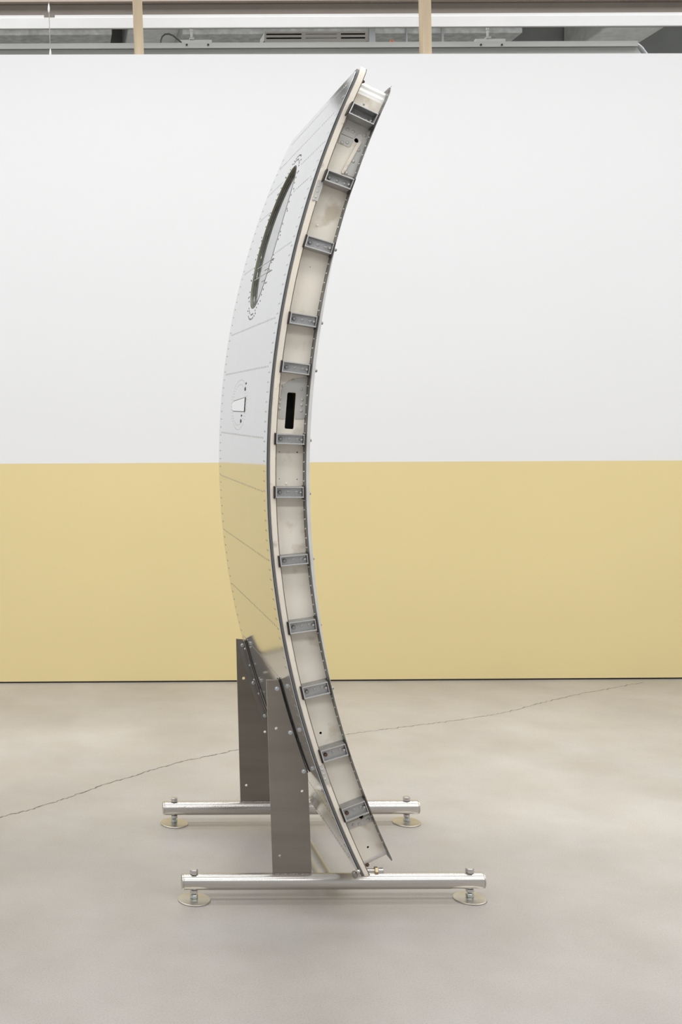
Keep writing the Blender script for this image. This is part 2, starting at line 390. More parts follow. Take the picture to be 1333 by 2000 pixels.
for s in ((a.x, a.x+0.004, a.z, b.z), (b.x-0.004, b.x, a.z, b.z), (a.x, b.x, a.z, a.z+0.003), (a.x, b.x, b.z-0.003, b.z)):
    box(bm, s[0], s[1], Yg+0.006, Yg+0.12, s[2], s[3])
obj('casing', bm, M['fixture'], t)
# two small strip brackets hung on rods
def strip_bracket(x0, x1, y0, y1, xr, yr0, label):
    Y = 6.3; a = at(x0, y1, Y); b = at(x1, y0, Y)
    t = empty('hanging_bracket', ((a.x+b.x)/2, Y, a.z), label, 'bracket', 'rod hung brackets above the channel')
    obj('strip', bm_box(a.x, b.x, Y, Y+0.03, a.z, b.z, bev=0.001), M['channel'], t)
    r = at(xr, yr0, Y)
    obj('rod', bm_lathe((r.x, Y+0.015, b.z), (0, 0, 1), [(0.006, 0), (0.006, 0.05), (0.0085, 0.051), (0.0085, 0.065), (0.006, 0.066), (0.006, 3.9-b.z)], n=10), M['channel'], t)
    obj('clip', bm_box(r.x-0.012, r.x+0.012, Y-0.004, Y+0.034, b.z, b.z+0.012), M['channel_shaded'], t)
strip_bracket(352, 414, 77.5, 84, 375, 60, 'pale metal bracket on a thin rod beside the black cable loop')
strip_bracket(930, 988, 75.5, 83, 955, 60, 'pale metal bracket on a thin rod, right of the second stud')
# black cable loop
Y = 5.70; bm = bmesh.new(); pts = []
ctl = [(314, 83.5), (314.5, 78), (317, 71), (323, 66.5), (330, 66), (338, 69), (346, 75.5), (352, 80.5), (356, 84.5)]
for i in range(len(ctl)-1):
    for s in range(4):
        t_ = s/4; pts.append(at(ctl[i][0]*(1-t_)+ctl[i+1][0]*t_, ctl[i][1]*(1-t_)+ctl[i+1][1]*t_, Y))
tube(bm, pts, 0.0045, 8); tag(obj('cable_loop', bm, M['cable'], smooth=1.0), 'black cable arching up behind the steel channel beside the left stud', 'cable')
# orange pipe stub
q = at(766, 80, 5.632); tag(obj('pipe_stub', bm_lathe((q.x, 5.632, zt-0.0005), (0, 0, 1), [(0.011, 0), (0.011, 0.008), (0.007, 0.010), (0.007, 0.013)], n=12), M['orange'], smooth=0.6), 'tiny rust orange stub on the steel channel right of the grille', 'pipe')
# flexible conduit leaving the channel end
Y = 5.68; bm = bmesh.new(); pts = [at(x, y, Y) for x, y in ((1244, 87), (1249, 90.5), (1253, 94), (1257, 99), (1261, 104.5), (1265, 112))]
tube(bm, pts, 0.0095, 10); tag(obj('flexible_conduit', bm, M['conduit'], smooth=1.0), 'shiny grey flexible conduit curving down from the end of the steel channel', 'conduit')
# hanging wire with two white connectors
Y = 5.32
t = empty('hanging_wire', at(98, 100, Y), 'thin vertical wire with white connectors at the upper left, in front of the white beam', 'wire')
bm = bmesh.new(); tube(bm, [at(95, -20, Y), at(95.5, 10, Y), at(97, 60, Y), at(98.5, 120, Y)], 0.0017, 6); obj('wire', bm, M['bolt'], t)
M['connector'] = mat('white_connector_plastic', (0.85, 0.85, 0.85), 0.35)
for cx, cy in ((95.3, 15), (98.3, 103)):
    q = at(cx, cy, Y); obj('connector', bm_lathe(q-Vector((0, 0, 0.018)), (0, 0, 1), [(0.002, -0.004), (0.0045, 0.004), (0.005, 0.014), (0.0038, 0.024), (0.002, 0.036)], n=10), M['connector'], t, smooth=0.8)

# ------------------------------------------------------------------ the aircraft door
YN = 2.704; YF = 3.466; YW = YN+0.0246
CX, CZ = 2.6168, 1.0504
RS, RF = 2.1233, 2.1145
def rJ(t): return 2.10099-0.0031*t+0.0032*t*t
def rW(t): return 2.03383-0.01015*t+0.0208*t*t
RREF = 2.08
def pol(t, r, Y): return Vector((CX-r*math.cos(t), Y, CZ+r*math.sin(t)))
def px_polar(px, py, Y=YN):
    p = at(px, py, Y); dx, dz = CX-p.x, p.z-CZ
    return math.atan2(dz, dx), math.hypot(dx, dz)
def th(px, py): return px_polar(px, py)[0]
T_TOP, T_BOT = 0.4555, -0.4545      # ends of the outer skin
F_TOP, F_BOT = 0.4655, -0.4565      # edge frame
W_TOP, W_BOT = 0.4515, -0.4500      # web
RHO_S, RHO_F, RHO_W = 0.043, 0.060, 0.038       # corner radii at the top
RHB_S, RHB_F, RHB_W = 0.020, 0.010, 0.015       # and at the bottom

base = pol(T_BOT, RS, (YN+YF)/2)
door = empty('aircraft_door', (base.x, base.y, base.z-0.01), 'tall curved polished aluminium aircraft door with an oval window, leaning in a steel stand', 'aircraft door')

def outline(t0, t1, y0, y1, rho, rhb, nlong=90, narc=10):
    """closed rounded rectangle as (s, Y, inward_s, inward_Y), starting at the bottom of the near edge and going up"""
    s0, s1 = t0*RREF, t1*RREF; pts = []; L = s1-s0-rho-rhb
    def arc(cs, cy, a0, r):
        for i in range(narc+1):
            a = a0+math.pi/2*i/narc; pts.append((cs+r*math.cos(a), cy+r*math.sin(a), -math.cos(a), -math.sin(a)))
    for i in range(1, nlong): pts.append((s0+rhb+L*i/nlong, y0, 0, 1))
    arc(s1-rho, y0+rho, -math.pi/2, rho)
    for i in range(1, 6): pts.append((s1, y0+rho+(y1-y0-2*rho)*i/6, -1, 0))
    arc(s1-rho, y1-rho, 0, rho)
    for i in range(1, nlong): pts.append((s1-rho-L*i/nlong, y1, 0, -1))
    arc(s0+rhb, y1-rhb, math.pi/2, rhb)
    for i in range(1, 6): pts.append((s0, y1-rhb-(y1-y0-2*rhb)*i/6, 1, 0))
    arc(s0+rhb, y0+rhb, math.pi, rhb)
    return pts, nlong-1
def sweep(pts, prof, closed=True):
    """prof: closed section of (inset, radius or function of the angle)"""
    bm = bmesh.new(); rings = []
    for s, Y, ns, ny in pts:
        ring = []
        for e, r in prof:
            t = (s+ns*e)/RREF; ring.append(bm.verts.new(pol(t, r(t) if callable(r) else r, Y+ny*e)))
        rings.append(ring)
    n = len(rings); k = len(prof)
    for i in range(n if closed else n-1):
        A, B = rings[i], rings[(i+1) % n]
        for j in range(k): bm.faces.new((A[j], A[(j+1) % k], B[(j+1) % k], B[j]))
    if not closed:
        bm.faces.new(rings[0]); bm.faces.new(rings[-1][::-1])
    bmesh.ops.recalc_face_normals(bm, faces=bm.faces)
    return bm

# window position on the skin
WC_S = 0.600; WC_Y = YN+0.404; W_A = 0.190; W_B = 0.132; W_EXP = 2.05
def superellipse(a, A=W_A, B=W_B):
    c, s = math.cos(a), math.sin(a)
    k_ = (abs(c)**W_EXP+abs(s)**W_EXP)**(-1/W_EXP)
    return c*k_*A, s*k_*B
def build_skin():
    s0, s1 = T_BOT*RREF, T_TOP*RREF; rho = RHO_S; rhb = RHB_S
    b0, b1 = WC_S-W_A-0.05, WC_S+W_A+0.05
    rows = [s0+rhb*(1-math.cos(math.pi/2*i/10)) for i in range(11)]
    def span(a, b, step):
        n = max(1, round((b-a)/step)); return [a+(b-a)*i/n for i in range(1, n+1)]
    rows += span(rows[-1], b0, 0.016); ib0 = len(rows)-1
    rows += span(b0, b1, 0.012); ib1 = len(rows)-1
    rows += span(b1, s1-rho, 0.016)
    rows += [s1-rho*(1-math.cos(math.pi/2*i/10)) for i in range(9, -1, -1)]
    c0, c1 = (WC_Y-W_B-0.05-YN), (WC_Y+W_B+0.05-YN); Wd = YF-YN
    cols = [0.0, 0.004, 0.02]+span(0.02, c0, 0.03); jb0 = len(cols)-1
    cols += span(c0, c1, 0.014); jb1 = len(cols)-1
    cols += span(c1, Wd, 0.03)
    bm = bmesh.new(); G = {}
    for i, s in enumerate(rows):
        ins = 0.0
        for d, q_ in ((s-s0, rhb), (s1-s, rho)):
            if d < q_: ins = q_-math.sqrt(max(0, q_*q_-(q_-d)**2))
        for j, c in enumerate(cols):
            if ib0 < i < ib1 and jb0 < j < jb1: continue
            G[i, j] = bm.verts.new(pol(s/RREF, RS, YN+ins+c/Wd*(Wd-2*ins)))
    for i in range(len(rows)-1):
        for j in range(len(cols)-1):
            if ib0 <= i < ib1 and jb0 <= j < jb1: continue
            bm.faces.new((G[i, j], G[i, j+1], G[i+1, j+1], G[i+1, j]))
    per = [(i, jb0) for i in range(ib0, ib1)]+[(ib1, j) for j in range(jb0, jb1)]+[(i, jb1) for i in range(ib1, ib0, -1)]+[(ib0, j) for j in range(jb1, jb0, -1)]
    NR = 5; rings = []
    for q in range(NR+1):
        ring = []
        for (i, j) in per:
            if q == 0: ring.append(G[i, j]); continue
            ds, dy = rows[i]-WC_S, YN+cols[j]-WC_Y
            a = math.atan2(dy/W_B, ds/W_A); es, ey = superellipse(a); f = (q/NR)**0.8
            ring.append(bm.verts.new(pol((WC_S+ds*(1-f)+es*f)/RREF, RS, WC_Y+dy*(1-f)+ey*f)))
        rings.append(ring)
    n = len(per)
    for A, B in zip(rings, rings[1:]):
        for k_ in range(n): bm.faces.new((A[k_], A[(k_+1) % n], B[(k_+1) % n], B[k_]))
    bmesh.ops.recalc_face_normals(bm, faces=bm.faces)
    if sum(f.normal.x for f in bm.faces) > 0: bmesh.ops.reverse_faces(bm, faces=bm.faces)
    for f in bm.faces: f.smooth = True
    outer = list(bm.verts); bed = [e for e in bm.edges if e.is_boundary]; of = list(bm.faces)
    inner = {}
    for v in outer:
        d = Vector((CX-v.co.x, 0, CZ-v.co.z)) ; d = Vector((CX-v.co.x, 0, CZ-v.co.z)).normalized()
        inner[v] = bm.verts.new(v.co+d*0.0014)
    for f in of:
        g_ = bm.faces.new([inner[v] for v in reversed(f.verts)]); g_.smooth = True
    for e in bed:
        e.smooth = False; a, b = e.verts
        g_ = bm.faces.new((a, b, inner[b], inner[a])); g_.smooth = False; g_.material_index = 1
    bm.edges.ensure_lookup_table()
    for e in bm.edges:
        if any(not f.smooth for f in e.link_faces): e.smooth = False
    bmesh.ops.recalc_face_normals(bm, faces=bm.faces)
    o = obj('outer_skin', bm, M['skin'], door, label='mirror polished outer skin with rows of rivets'); o.data.materials.append(M['alu']); return o
build_skin()

# rubber seal, edge frame, lip, and the webs that turn round the corners
o_seal, _ = outline(F_BOT+0.002, T_TOP+0.006, YN+0.003, YF-0.003, RHO_F-0.004, RHB_F)
obj('rubber_seal', sweep(o_seal, [(0.0, RF+0.0004), (0.0, RF+0.0026), (0.0012, RF+0.0030), (0.0, RF+0.0034), (0.0, RS-0.0036), (0.008, RS-0.0034), (0.008, RS-0.0016), (0.03, RS-0.0016), (0.03, RF+0.0004)]), M['seal'], door, smooth=0.5, label='grey rubber seal along the door edge')
o_fr, _ = outline(F_BOT, F_TOP, YN, YF, RHO_F, RHB_F)
obj('edge_frame', sweep(o_fr, [(0.0, lambda t: rJ(t)+0.0015), (0.0, RF-0.0015), (0.0015, RF), (0.05, RF), (0.05, rJ), (0.0015, rJ)]), M['cream'], door, smooth=0.5)
obj('sealant_line', sweep(o_fr, [(-0.0002, lambda t: rJ(t)+0.0004), (-0.0002, lambda t: rJ(t)-0.0006), (0.012, lambda t: rJ(t)-0.0006), (0.012, lambda t: rJ(t)-0.0001), (0.001, lambda t: rJ(t)-0.0001)]), M['sealant'], door, smooth=0.5, label='thin dark sealant line')
o_web, nn = outline(W_BOT, W_TOP, YW, YF-0.026, RHO_W, RHB_W)
open_path = o_web[nn:]
obj('end_web', sweep(open_path, [(0.0, lambda t: rW(t)), (0.0, lambda t: rJ(t)-0.0005), (0.003, lambda t: rJ(t)-0.0005), (0.003, lambda t: rW(t))], closed=False), M['web_alu'], door, smooth=0.5)
o_lip, _ = outline(W_BOT-0.0042, W_TOP+0.0055, YN, YF, RHO_W+0.010, 0.020)
obj('inner_lip', sweep(o_lip, [(0.0, lambda t: rW(t)-0.0022), (0.0, lambda t: rW(t)-0.0002), (0.034, lambda t: rW(t)-0.0002), (0.034, lambda t: rW(t)-0.0022)]), M['lip'], door, smooth=0.5, label='dark rivetted lip of the inner edge')
# inner panel closes the back of the door
def sheet(t0, t1, y0, y1, r, n=60, thick=0.002):
    bm = bmesh.new(); g = []
    for i in range(n+1):
        t = t0+(t1-t0)*i/n; rr = r(t)
        g.append([bm.verts.new(pol(t, q, y)) for q, y in ((rr, y0), (rr, y1), (rr-thick, y1), (rr-thick, y0))])
    for A, B in zip(g, g[1:]):
        for j in range(4): bm.faces.new((A[j], A[(j+1) % 4], B[(j+1) % 4], B[j]))
    bm.faces.new(g[0]); bm.faces.new(g[-1][::-1]); bmesh.ops.recalc_face_normals(bm, faces=bm.faces); return bm
obj('inner_panel', sheet(W_BOT, W_TOP, YN+0.030, YF-0.030, lambda t: rW(t)-0.003), M['trim_metal'], door, smooth=0.6)
# pale trim strip along the inner edge (only the middle of the door)
ta, tb = th(654, 486), th(652, 1367)
def rR(t): return 2.02356-0.01088*t+0.05625*t*t-0.0616*t**3+1.42609*t**4
bm = bmesh.new(); g = []
for i in range(61):
    t = tb+(ta-tb)*i/60; a_, b_ = rW(t)-0.0024, min(rR(t), rW(t)-0.0032)
    g.append([bm.verts.new(pol(t, q, y)) for q, y in ((a_, YN), (b_, YN), (b_, YN+0.02), (a_, YN+0.02))])
for A, B in zip(g, g[1:]):
    for j in range(4): bm.faces.new((A[j], A[(j+1) % 4], B[(j+1) % 4], B[j]))
bm.faces.new(g[0]); bm.faces.new(g[-1][::-1]); bmesh.ops.recalc_face_normals(bm, faces=bm.faces)
obj('inner_trim', bm, M['trim_metal'], door, smooth=0.6)

# near side web: one flat plate with real holes
z4 = Zm(560, 110, 5.554); z5 = Zm(540, 380, 7.143); z7 = Zm(420, 620, 5.554); z8 = Zm(420, 860, 5.554); z10 = Zm(450, 1230, 7.016); z11 = Zm(560, 1300, 6.665); z13 = Zm(580, 1520, 6.665); z6 = Zm(420, 280, 5.555)
def web_xz(p, Y=YW): q = at(p[0], p[1], Y); return (q.x, q.z)
def loop_px(zz, pts, Y=YW): return [web_xz(zz(*p), Y) for p in pts]
PXM = YW/F      # metres per pixel on the web
holes = []
slot_px = [(798, 813), (872, 818), (880, 828), (854, 1198), (845, 1212), (766, 1206), (757, 1196), (786, 826)]
holes.append(loop_px(z7, slot_px))
lh = web_xz(z4(757, 918)); holes.append(circ(*lh, 4.4*PXM, 14, 5.6*PXM))
for zz, x, y, r in ((z8, 893, 130, 1.4), (z10, 1240, 1415, 2.6), (z13, 928, 898, 2.2), (z8, 702, 125, 0.9), (z8, 700, 418, 0.9), (z8, 893, 423, 1.1), (z5, 475, 1010, 0.9), (z11, 505, 1050, 0.8)):
    holes.append(circ(*web_xz(zz(x, y)), r*PXM, 10))
hb = web_xz(z13(838, 497)); holes.append(circ(*hb, 4.4*PXM, 14))
tl0, tl1 = W_BOT+RHB_W/RREF, W_TOP-RHO_W/RREF
N = 60
outl = [(pol(tl0+(tl1-tl0)*i/N, rJ(tl0+(tl1-tl0)*i/N)-0.0004, 0)) for i in range(N+1)]+[(pol(tl1-(tl1-tl0)*i/N, rW(tl1-(tl1-tl0)*i/N)+0.0002, 0)) for i in range(N+1)]
plate('side_web', [(v.x, v.z) for v in outl], holes, YW, YW+0.003, M['cream_web'], door, label='cream painted side web')
# slot liner and dark interior behind the holes
p0 = [web_xz(z7(*p)) for p in slot_px]; xs = [p[0] for p in p0]; zs = [p[1] for p in p0]
bm = bmesh.new(); x0, x1, zb, zt_ = min(xs)-0.002, max(xs)+0.002, min(zs)-0.002, max(zs)+0.002
for s in ((x0-0.002, x0, zb, zt_), (x1, x1+0.002, zb, zt_), (x0-0.002, x1+0.002, zt_, zt_+0.002), (x0-0.002, x1+0.002, zb-0.002, zb)):
    box(bm, s[0], s[1], YW+0.004, YW+0.060, s[2], s[3])
obj('slot_liner', bm, M['green'], door, label='green primed lining of the latch slot')
obj('slot_back', bm_box(x0-0.004, x1+0.004, YW+0.061, YW+0.065, zb-0.004, zt_+0.004), M['dark'], door)

def side_plate(name, zz, pts, h, y_off, thick, m, label=None, Y0=YW):
    return plate(name, loop_px(zz, pts, Y0), h, Y0-y_off-thick, Y0-y_off, m, door, label)
# upper doubler with the lever slot
side_plate('doubler_plate', z4, [(668, 668), (925, 772), (868, 950), (830, 1090), (785, 1230), (742, 1320), (622, 1274), (815, 925), (826, 880), (815, 848), (785, 838), (752, 858), (722, 892), (592, 838)], [], 0.0003, 0.0018, M['doubler'])
side_plate('doubler_plate', z4, [(586, 846), (722, 898), (718, 930), (690, 978), (664, 985), (640, 970), (556, 935)], [circ(*web_xz(z4(661, 935)), 1.0*PXM, 8)], 0.0003, 0.0014, M['doubler'])
side_plate('lever_rod', z4, [(757, 950), (797, 928), (806, 940), (628, 1258), (606, 1280), (594, 1268), (598, 1246)], [], 0.0008, 0.006, M['cream'], 'pale diagonal lever rod')
side_plate('lever_eye', z4, circ(770, 900, 62, 20, 48, -0.9), [], 0.0001, 0.0010, M['trim_metal'])
bpy.data.objects.remove(bpy.data.objects['lever_eye'])
plate('lever_eye', circ(*web_xz(z4(775, 895)), 8.5*PXM, 18, 6.5*PXM, 0.9), [circ(*lh, 4.4*PXM, 14, 5.6*PXM)], YW-0.0006, YW-0.0001, M['trim_metal'], door)
# latch slot doubler
side_plate('doubler_plate', z7, [(722, 790), (745, 733), (800, 692), (850, 668), (1000, 655), (985, 1000), (978, 1088), (950, 1100), (868, 1100), (884, 828), (874, 813), (796, 808), (781, 826), (760, 1098), (700, 1098), (692, 1090)], [], 0.0002, 0.0015, M['doubler'])
# lowest doubler
side_plate('doubler_plate', z13, [(650, 585), (796, 528), (802, 515), (838, 535), (872, 512), (874, 498), (940, 472), (983, 560), (668, 672)], [], 0.0003, 0.0015, M['doubler'])
# joint plates on the edge frame
zq = Zm(560, 110, 6.665)
side_plate('joint_plate', zq, [(408, 1610), (480, 1625), (462, 1715), (402, 1890), (338, 1865), (362, 1765)], [], 0.0002, 0.0016, M['doubler'], Y0=YN)
side_plate('joint_plate', Zm(560, 1450, 6.06), [(388, 285), (432, 258), (462, 325), (512, 470), (486, 500), (462, 465), (425, 370)], [], 0.0002, 0.0016, M['doubler'], Y0=YN)

def dome_rivet(name, x, z, Y, r, h, m, par, n=12):
    return obj(name, bm_lathe((x, Y, z), (0, -1, 0), [(r, 0), (r*0.93, h*0.45), (r*0.62, h*0.88), (0, h)], n=n), m, par, smooth=1.2)
def rivets(zz, lst, r_px, Y=YW-0.002, m='doubler', h=0.0014):
    for x, y in lst:
        q = at(*zz(x, y), Y); dome_rivet('rivet', q.x, q.z, Y, r_px*PXM, h, M[m], door)
rivets(z4, [(663, 793), (723, 818), (853, 858), (605, 935), (661, 935), (784, 1018), (725, 1141), (650, 1266)], 3.5)
rivets(z7, [(850, 682), (741, 741), (938, 782), (713, 875), (705, 925), (703, 990), (948, 893), (942, 950), (937, 1015)], 2.7)
rivets(z13, [(741, 608), (817, 598), (930, 538)], 3.2)
rivets(z4, [(350, 1405), (335, 1465), (318, 1525), (292, 1552)], 2.2, YN-0.0018)
rivets(z11, [(465, 1352), (482, 1412), (503, 1477)], 2.4, YN-0.0018)
rivets(z5, [(572, 430)], 2.8, YW, 'cream_web'); rivets(z8, [(775, 472)], 2.6, YW, 'cream_web')
rivets(Zm(670, 120, 13.33), [(550, 1118)], 2.2, YW, 'stop')
q = at(710.5, 161.5, YN+0.03); obj('corner_bolt', bm_lathe(q, (-0.35, -0.3, 0.6), [(0.004, 0), (0.004, 0.004), (0.002, 0.006)], n=6), M['bolt_brown'], door)
q = at(717.5, 1688.5, YN+0.03); obj('corner_bolt', bm_lathe(q, (0.3, -0.2, -0.6), [(0.0045, -0.003), (0.0045, 0.003), (0.002, 0.005)], n=6), M['bolt_brown'], door)

# rivet rows along the inner lip (front edge) and bumps on the inner trim: too small to pick apart
def dome(bm, c, nrm, r, h, n=8):
    a, u, w = frame_of(nrm); c = Vector(c)
    R0 = [bm.verts.new(c+(u*math.cos(2*math.pi*k_/n)+w*math.sin(2*math.pi*k_/n))*r) for k_ in range(n)]
    R1 = [bm.verts.new(c+a*h*0.75+(u*math.cos(2*math.pi*k_/n)+w*math.sin(2*math.pi*k_/n))*r*0.6) for k_ in range(n)]
    for k_ in range(n): bm.faces.new((R0[k_], R0[(k_+1) % n], R1[(k_+1) % n], R1[k_]))
    bm.faces.new(R1)
bm = bmesh.new(); s = W_BOT+0.02
while s < W_TOP-0.03:
    for yy in (YN+0.012,):
        r_ = rW(s)-0.0002; dome(bm, pol(s, r_, yy), pol(s, r_+1, yy)-pol(s, r_, yy), 0.0022, 0.0035)
    s += 0.0108
for f in bm.faces: f.smooth = True
obj('lip_rivets', bm, M['bolt_bright'], door, kind='stuff')
bm = bmesh.new(); s = tb+0.004
while s < ta:
    r_ = min(rR(s), rW(s)-0.0032); dome(bm, pol(s, r_, YN+0.010), pol(s, r_-1, YN+0.01)-pol(s, r_, YN+0.01), 0.0028, 0.0022); s += 0.0108
for f in bm.faces: f.smooth = True
obj('trim_rivets', bm, M['alu'], door, kind='stuff')
bm = bmesh.new()
for dt in (-0.006, -0.003, 0.0, 0.003, 0.008, 0.015, 0.024, 0.027):
    t = W_TOP+0.0035-abs(dt)*1.0; yy = YN+0.006+max(0, 0.012-abs(dt))*1.2; r_ = rW(t)-0.0002
    dome(bm, pol(t-0.002*(dt < 0), r_, yy+0.006*(dt < 0)), pol(t, r_+1, yy)-pol(t, r_, yy), 0.0022, 0.0006)
obj('lip_holes', bm, M['dark'], door, kind='stuff')

# ---- stop fittings
BR = [  # front corners in the photograph: left-top, right-top, right-bottom, left-bottom, depth
 ((688.7, 198), (737, 225), (733, 245), (681.5, 225), 0.046),
 ((641, 330.6), (694, 349.5), (686, 371), (634.5, 351), 0.042),
 ((600, 458.4), (654.8, 475), (648, 497), (595.3, 481), 0.036),
 ((568.7, 609.6), (622.6, 618), (617.5, 640), (563.8, 630.6), 0.034),
 ((552, 704.6), (608, 712), (604.6, 733), (550.5, 726), 0.033),
 ((539.9, 847), (597, 848.7), (595.5, 869), (538.8, 866.7), 0.033),
 ((538, 951), (594.6, 951), (594.6, 972.5), (538, 972.5), 0.033),
 ((546, 1088), (602, 1081), (604, 1102), (548.2, 1106), 0.033),
 ((564.3, 1216.5), (617, 1208.7), (621, 1231.5), (566, 1239), 0.033),
 ((589, 1342), (641, 1332), (646.5, 1353), (594.5, 1366.8), 0.034),
 ((624.5, 1466.5), (675.5, 1453), (682, 1474), (633, 1490.5), 0.034),
 ((667, 1581), (713.5, 1563.5), (722.5, 1587), (675.5, 1605.5), 0.035)]
BR_T = []
def fitting(i, c):
    lt, rt, rb, lb, depth = c
    yf = YN-0.007
    P = [at(*q_, yf) for q_ in (lt, rt, rb, lb)]
    ctr = (P[0]+P[1]+P[2]+P[3])/4; t = math.atan2(ctr.z-CZ, CX-ctr.x); BR_T.append(t)
    er = ((P[1]-P[0])+(P[2]-P[3])).normalized(); et = Vector((-er.z, 0, er.x)); et = et if et.z > 0 else -et
    L = ((P[1]-P[0]).length+(P[2]-P[3]).length)/2*0.97; H = abs(((P[0]-P[3])+(P[1]-P[2])).dot(et))/2
    depth = min(depth, YW-yf-0.0002) if i > 1 else depth
    if i <= 1: yf = YW-depth; ctr = at((lt[0]+rb[0])/2, (lt[1]+rb[1])/2, yf)
    ey = Vector((0, 1, 0))
    def lb_(bm, r0, r1, t0, t1, y0, y1, bev=0.0):
        b2 = bm_box(r0, r1, y0, y1, t0, t1, bev=bev)
        for v in b2.verts: v.co = Vector((ctr.x, yf, ctr.z))+er*v.co.x+ey*v.co.y+et*v.co.z
        me = bpy.data.meshes.new('tmp'); b2.to_mesh(me); b2.free(); bm.from_mesh(me); bpy.data.meshes.remove(me)
    w = 0.0028
    bm = bmesh.new()
    lb_(bm, -L/2, L/2, H/2-w, H/2, 0, depth, 0.0006); lb_(bm, -L/2, L/2, -H/2, -H/2+w, 0, depth, 0.0006)
    lb_(bm, -L/2, -L/2+w, -H/2+w, H/2-w, 0, depth); lb_(bm, L/2-w*0.8, L/2, -H/2+w, H/2-w, 0.0, depth)
    fl_ = (0.030, 0.016)[i] if i < 2 else 0.0085
    lb_(bm, -L/2+w, L/2-w, -H/2+w, H/2-w, fl_, depth)
    bmesh.ops.recalc_face_normals(bm, faces=bm.faces)
    fit = obj('stop_fitting', bm, M['stop'], door)
    # brighter metal rim at the open side
    bm = bmesh.new(); q_ = 0.0022
    lb_(bm, -L/2, L/2, H/2-q_, H/2-0.0003, -0.0008, 0.0004); lb_(bm, -L/2, L/2, -H/2+0.0003, -H/2+q_, -0.0008, 0.0004); lb_(bm, -L/2, -L/2+q_, -H/2+q_, H/2-q_, -0.0008, 0.0004)
    obj('bright_rim', bm, M['stop_edge'], fit)
    # dark worn pads at both ends
    bm = bmesh.new(); lb_(bm, -L/2-0.0040, -L/2-0.0002, -H/2-0.0022, H/2+0.0018, 0.0015, depth*0.8, 0.0016); obj('end_pad', bm, M['scuff'], fit)
    bm = bmesh.new(); lb_(bm, L/2+0.0002, L/2+0.0036, -H/2-0.0045, H/2+0.0025, 0.0005, depth*0.8, 0.0014); obj('end_pad', bm, M['scuff'], fit)
    yb = yf+fl_
    def blt(f, r, h, m, dz=0.0):
        c_ = Vector((ctr.x, yb, ctr.z))+er*(f*L)+et*dz
        obj('bolt', bm_lathe(c_, (0, -1, 0), [(r, 0), (r, h*0.6), (r*0.75, h), (r*0.3, h)], n=12), m, fit, smooth=0.7)
    blt(-0.33, 0.0046, 0.0040, M['bolt_brown'] if i in (10, 11) else M['bolt']); blt(-0.02, 0.0040, 0.0018, M['stop']); blt(0.27, 0.0040, 0.0018, M['stop'])
    blt(0.40, 0.0034, 0.0060, M['bolt_bright'])
    return t
for i, c in enumerate(BR): fitting(i, c)
# bolt ends that show past the inner edge
for px_, py_ in ((655.5, 488), (628.5, 631), (617.3, 724), (606, 860), (604.6, 964), (611.3, 1091), (625.8, 1220), (649.5, 1344)):
    q = at(px_, py_, YN+0.012); d = Vector((CX-q.x, 0, CZ-q.z)).normalized()
    obj('bolt_end', bm_lathe(q-d*0.005, d, [(0.0042, 0), (0.0042, 0.005), (0.0032, 0.008), (0, 0.009)], n=10), M['bolt'], door, smooth=0.7)

# ---- window
N = 96
def se_pts(grow, r): return [pol((WC_S+superellipse(2*math.pi*k_/N, W_A+grow, W_B+grow)[0])/RREF, r, WC_Y+superellipse(2*math.pi*k_/N, W_A+grow, W_B+grow)[1]) for k_ in range(N)]
def ring_mesh(loops, closed=True):
    bm = bmesh.new(); R_ = [[bm.verts.new(p) for p in lp] for lp in loops]
    m_ = len(R_)
    for a in range(m_ if closed else m_-1):
        A, B = R_[a], R_[(a+1) % m_]
        for k_ in range(N): bm.faces.new((A[k_], A[(k_+1) % N], B[(k_+1) % N], B[k_]))
    bmesh.ops.recalc_face_normals(bm, faces=bm.faces); return bm
obj('window_reveal', ring_mesh([se_pts(-0.0012, RS-0.0004), se_pts(0.0006, RS-0.0016), se_pts(0.0006, RS-0.0045), se_pts(-0.0020, RS-0.0045), se_pts(-0.0016, RS-0.002)]), M['green'], door, smooth=0.6, label='green primed edge of the window opening')
obj('window_gasket', ring_mesh([se_pts(0.0006, RS-0.0047), se_pts(0.0006, RS-0.0205), se_pts(-0.0022, RS-0.0205), se_pts(-0.0022, RS-0.0047)]), M['gasket'], door, smooth=0.6)
obj('window_joint', ring_mesh([se_pts(-0.0004, RS+0.0001), se_pts(-0.0004, RS+0.0005), se_pts(0.0022, RS+0.0005), se_pts(0.0022, RS+0.0001)]), M['window_screw'], door, smooth=0.6)
def disc(grow, r, th_):
    bm = bmesh.new()
    A = [bm.verts.new(p) for p in se_pts(grow, r)]; B = [bm.verts.new(p) for p in se_pts(grow, r-th_)]
    # subdivided by strips across the depth so that it follows the curve of the door
    for L_, flip in ((A, False), (B, True)):
        h = N//2
        for k_ in range(h):
            vs = (L_[k_], L_[k_+1], L_[(N-k_-1) % N], L_[(N-k_) % N]); vs = tuple(dict.fromkeys(vs))
            if len(vs) >= 3: bm.faces.new(vs if not flip else vs[::-1])
    for k_ in range(N): bm.faces.new((A[k_], B[k_], B[(k_+1) % N], A[(k_+1) % N]))
    bmesh.ops.recalc_face_normals(bm, faces=bm.faces); return bm
obj('window_pane', disc(-0.003, RS-0.0085, 0.003), M['glass'], door, smooth=0.6)
obj('window_shade', disc(-0.003, RS-0.0150, 0.003), M['shade'], door, smooth=0.6, label='grey mottled shade behind the pane')
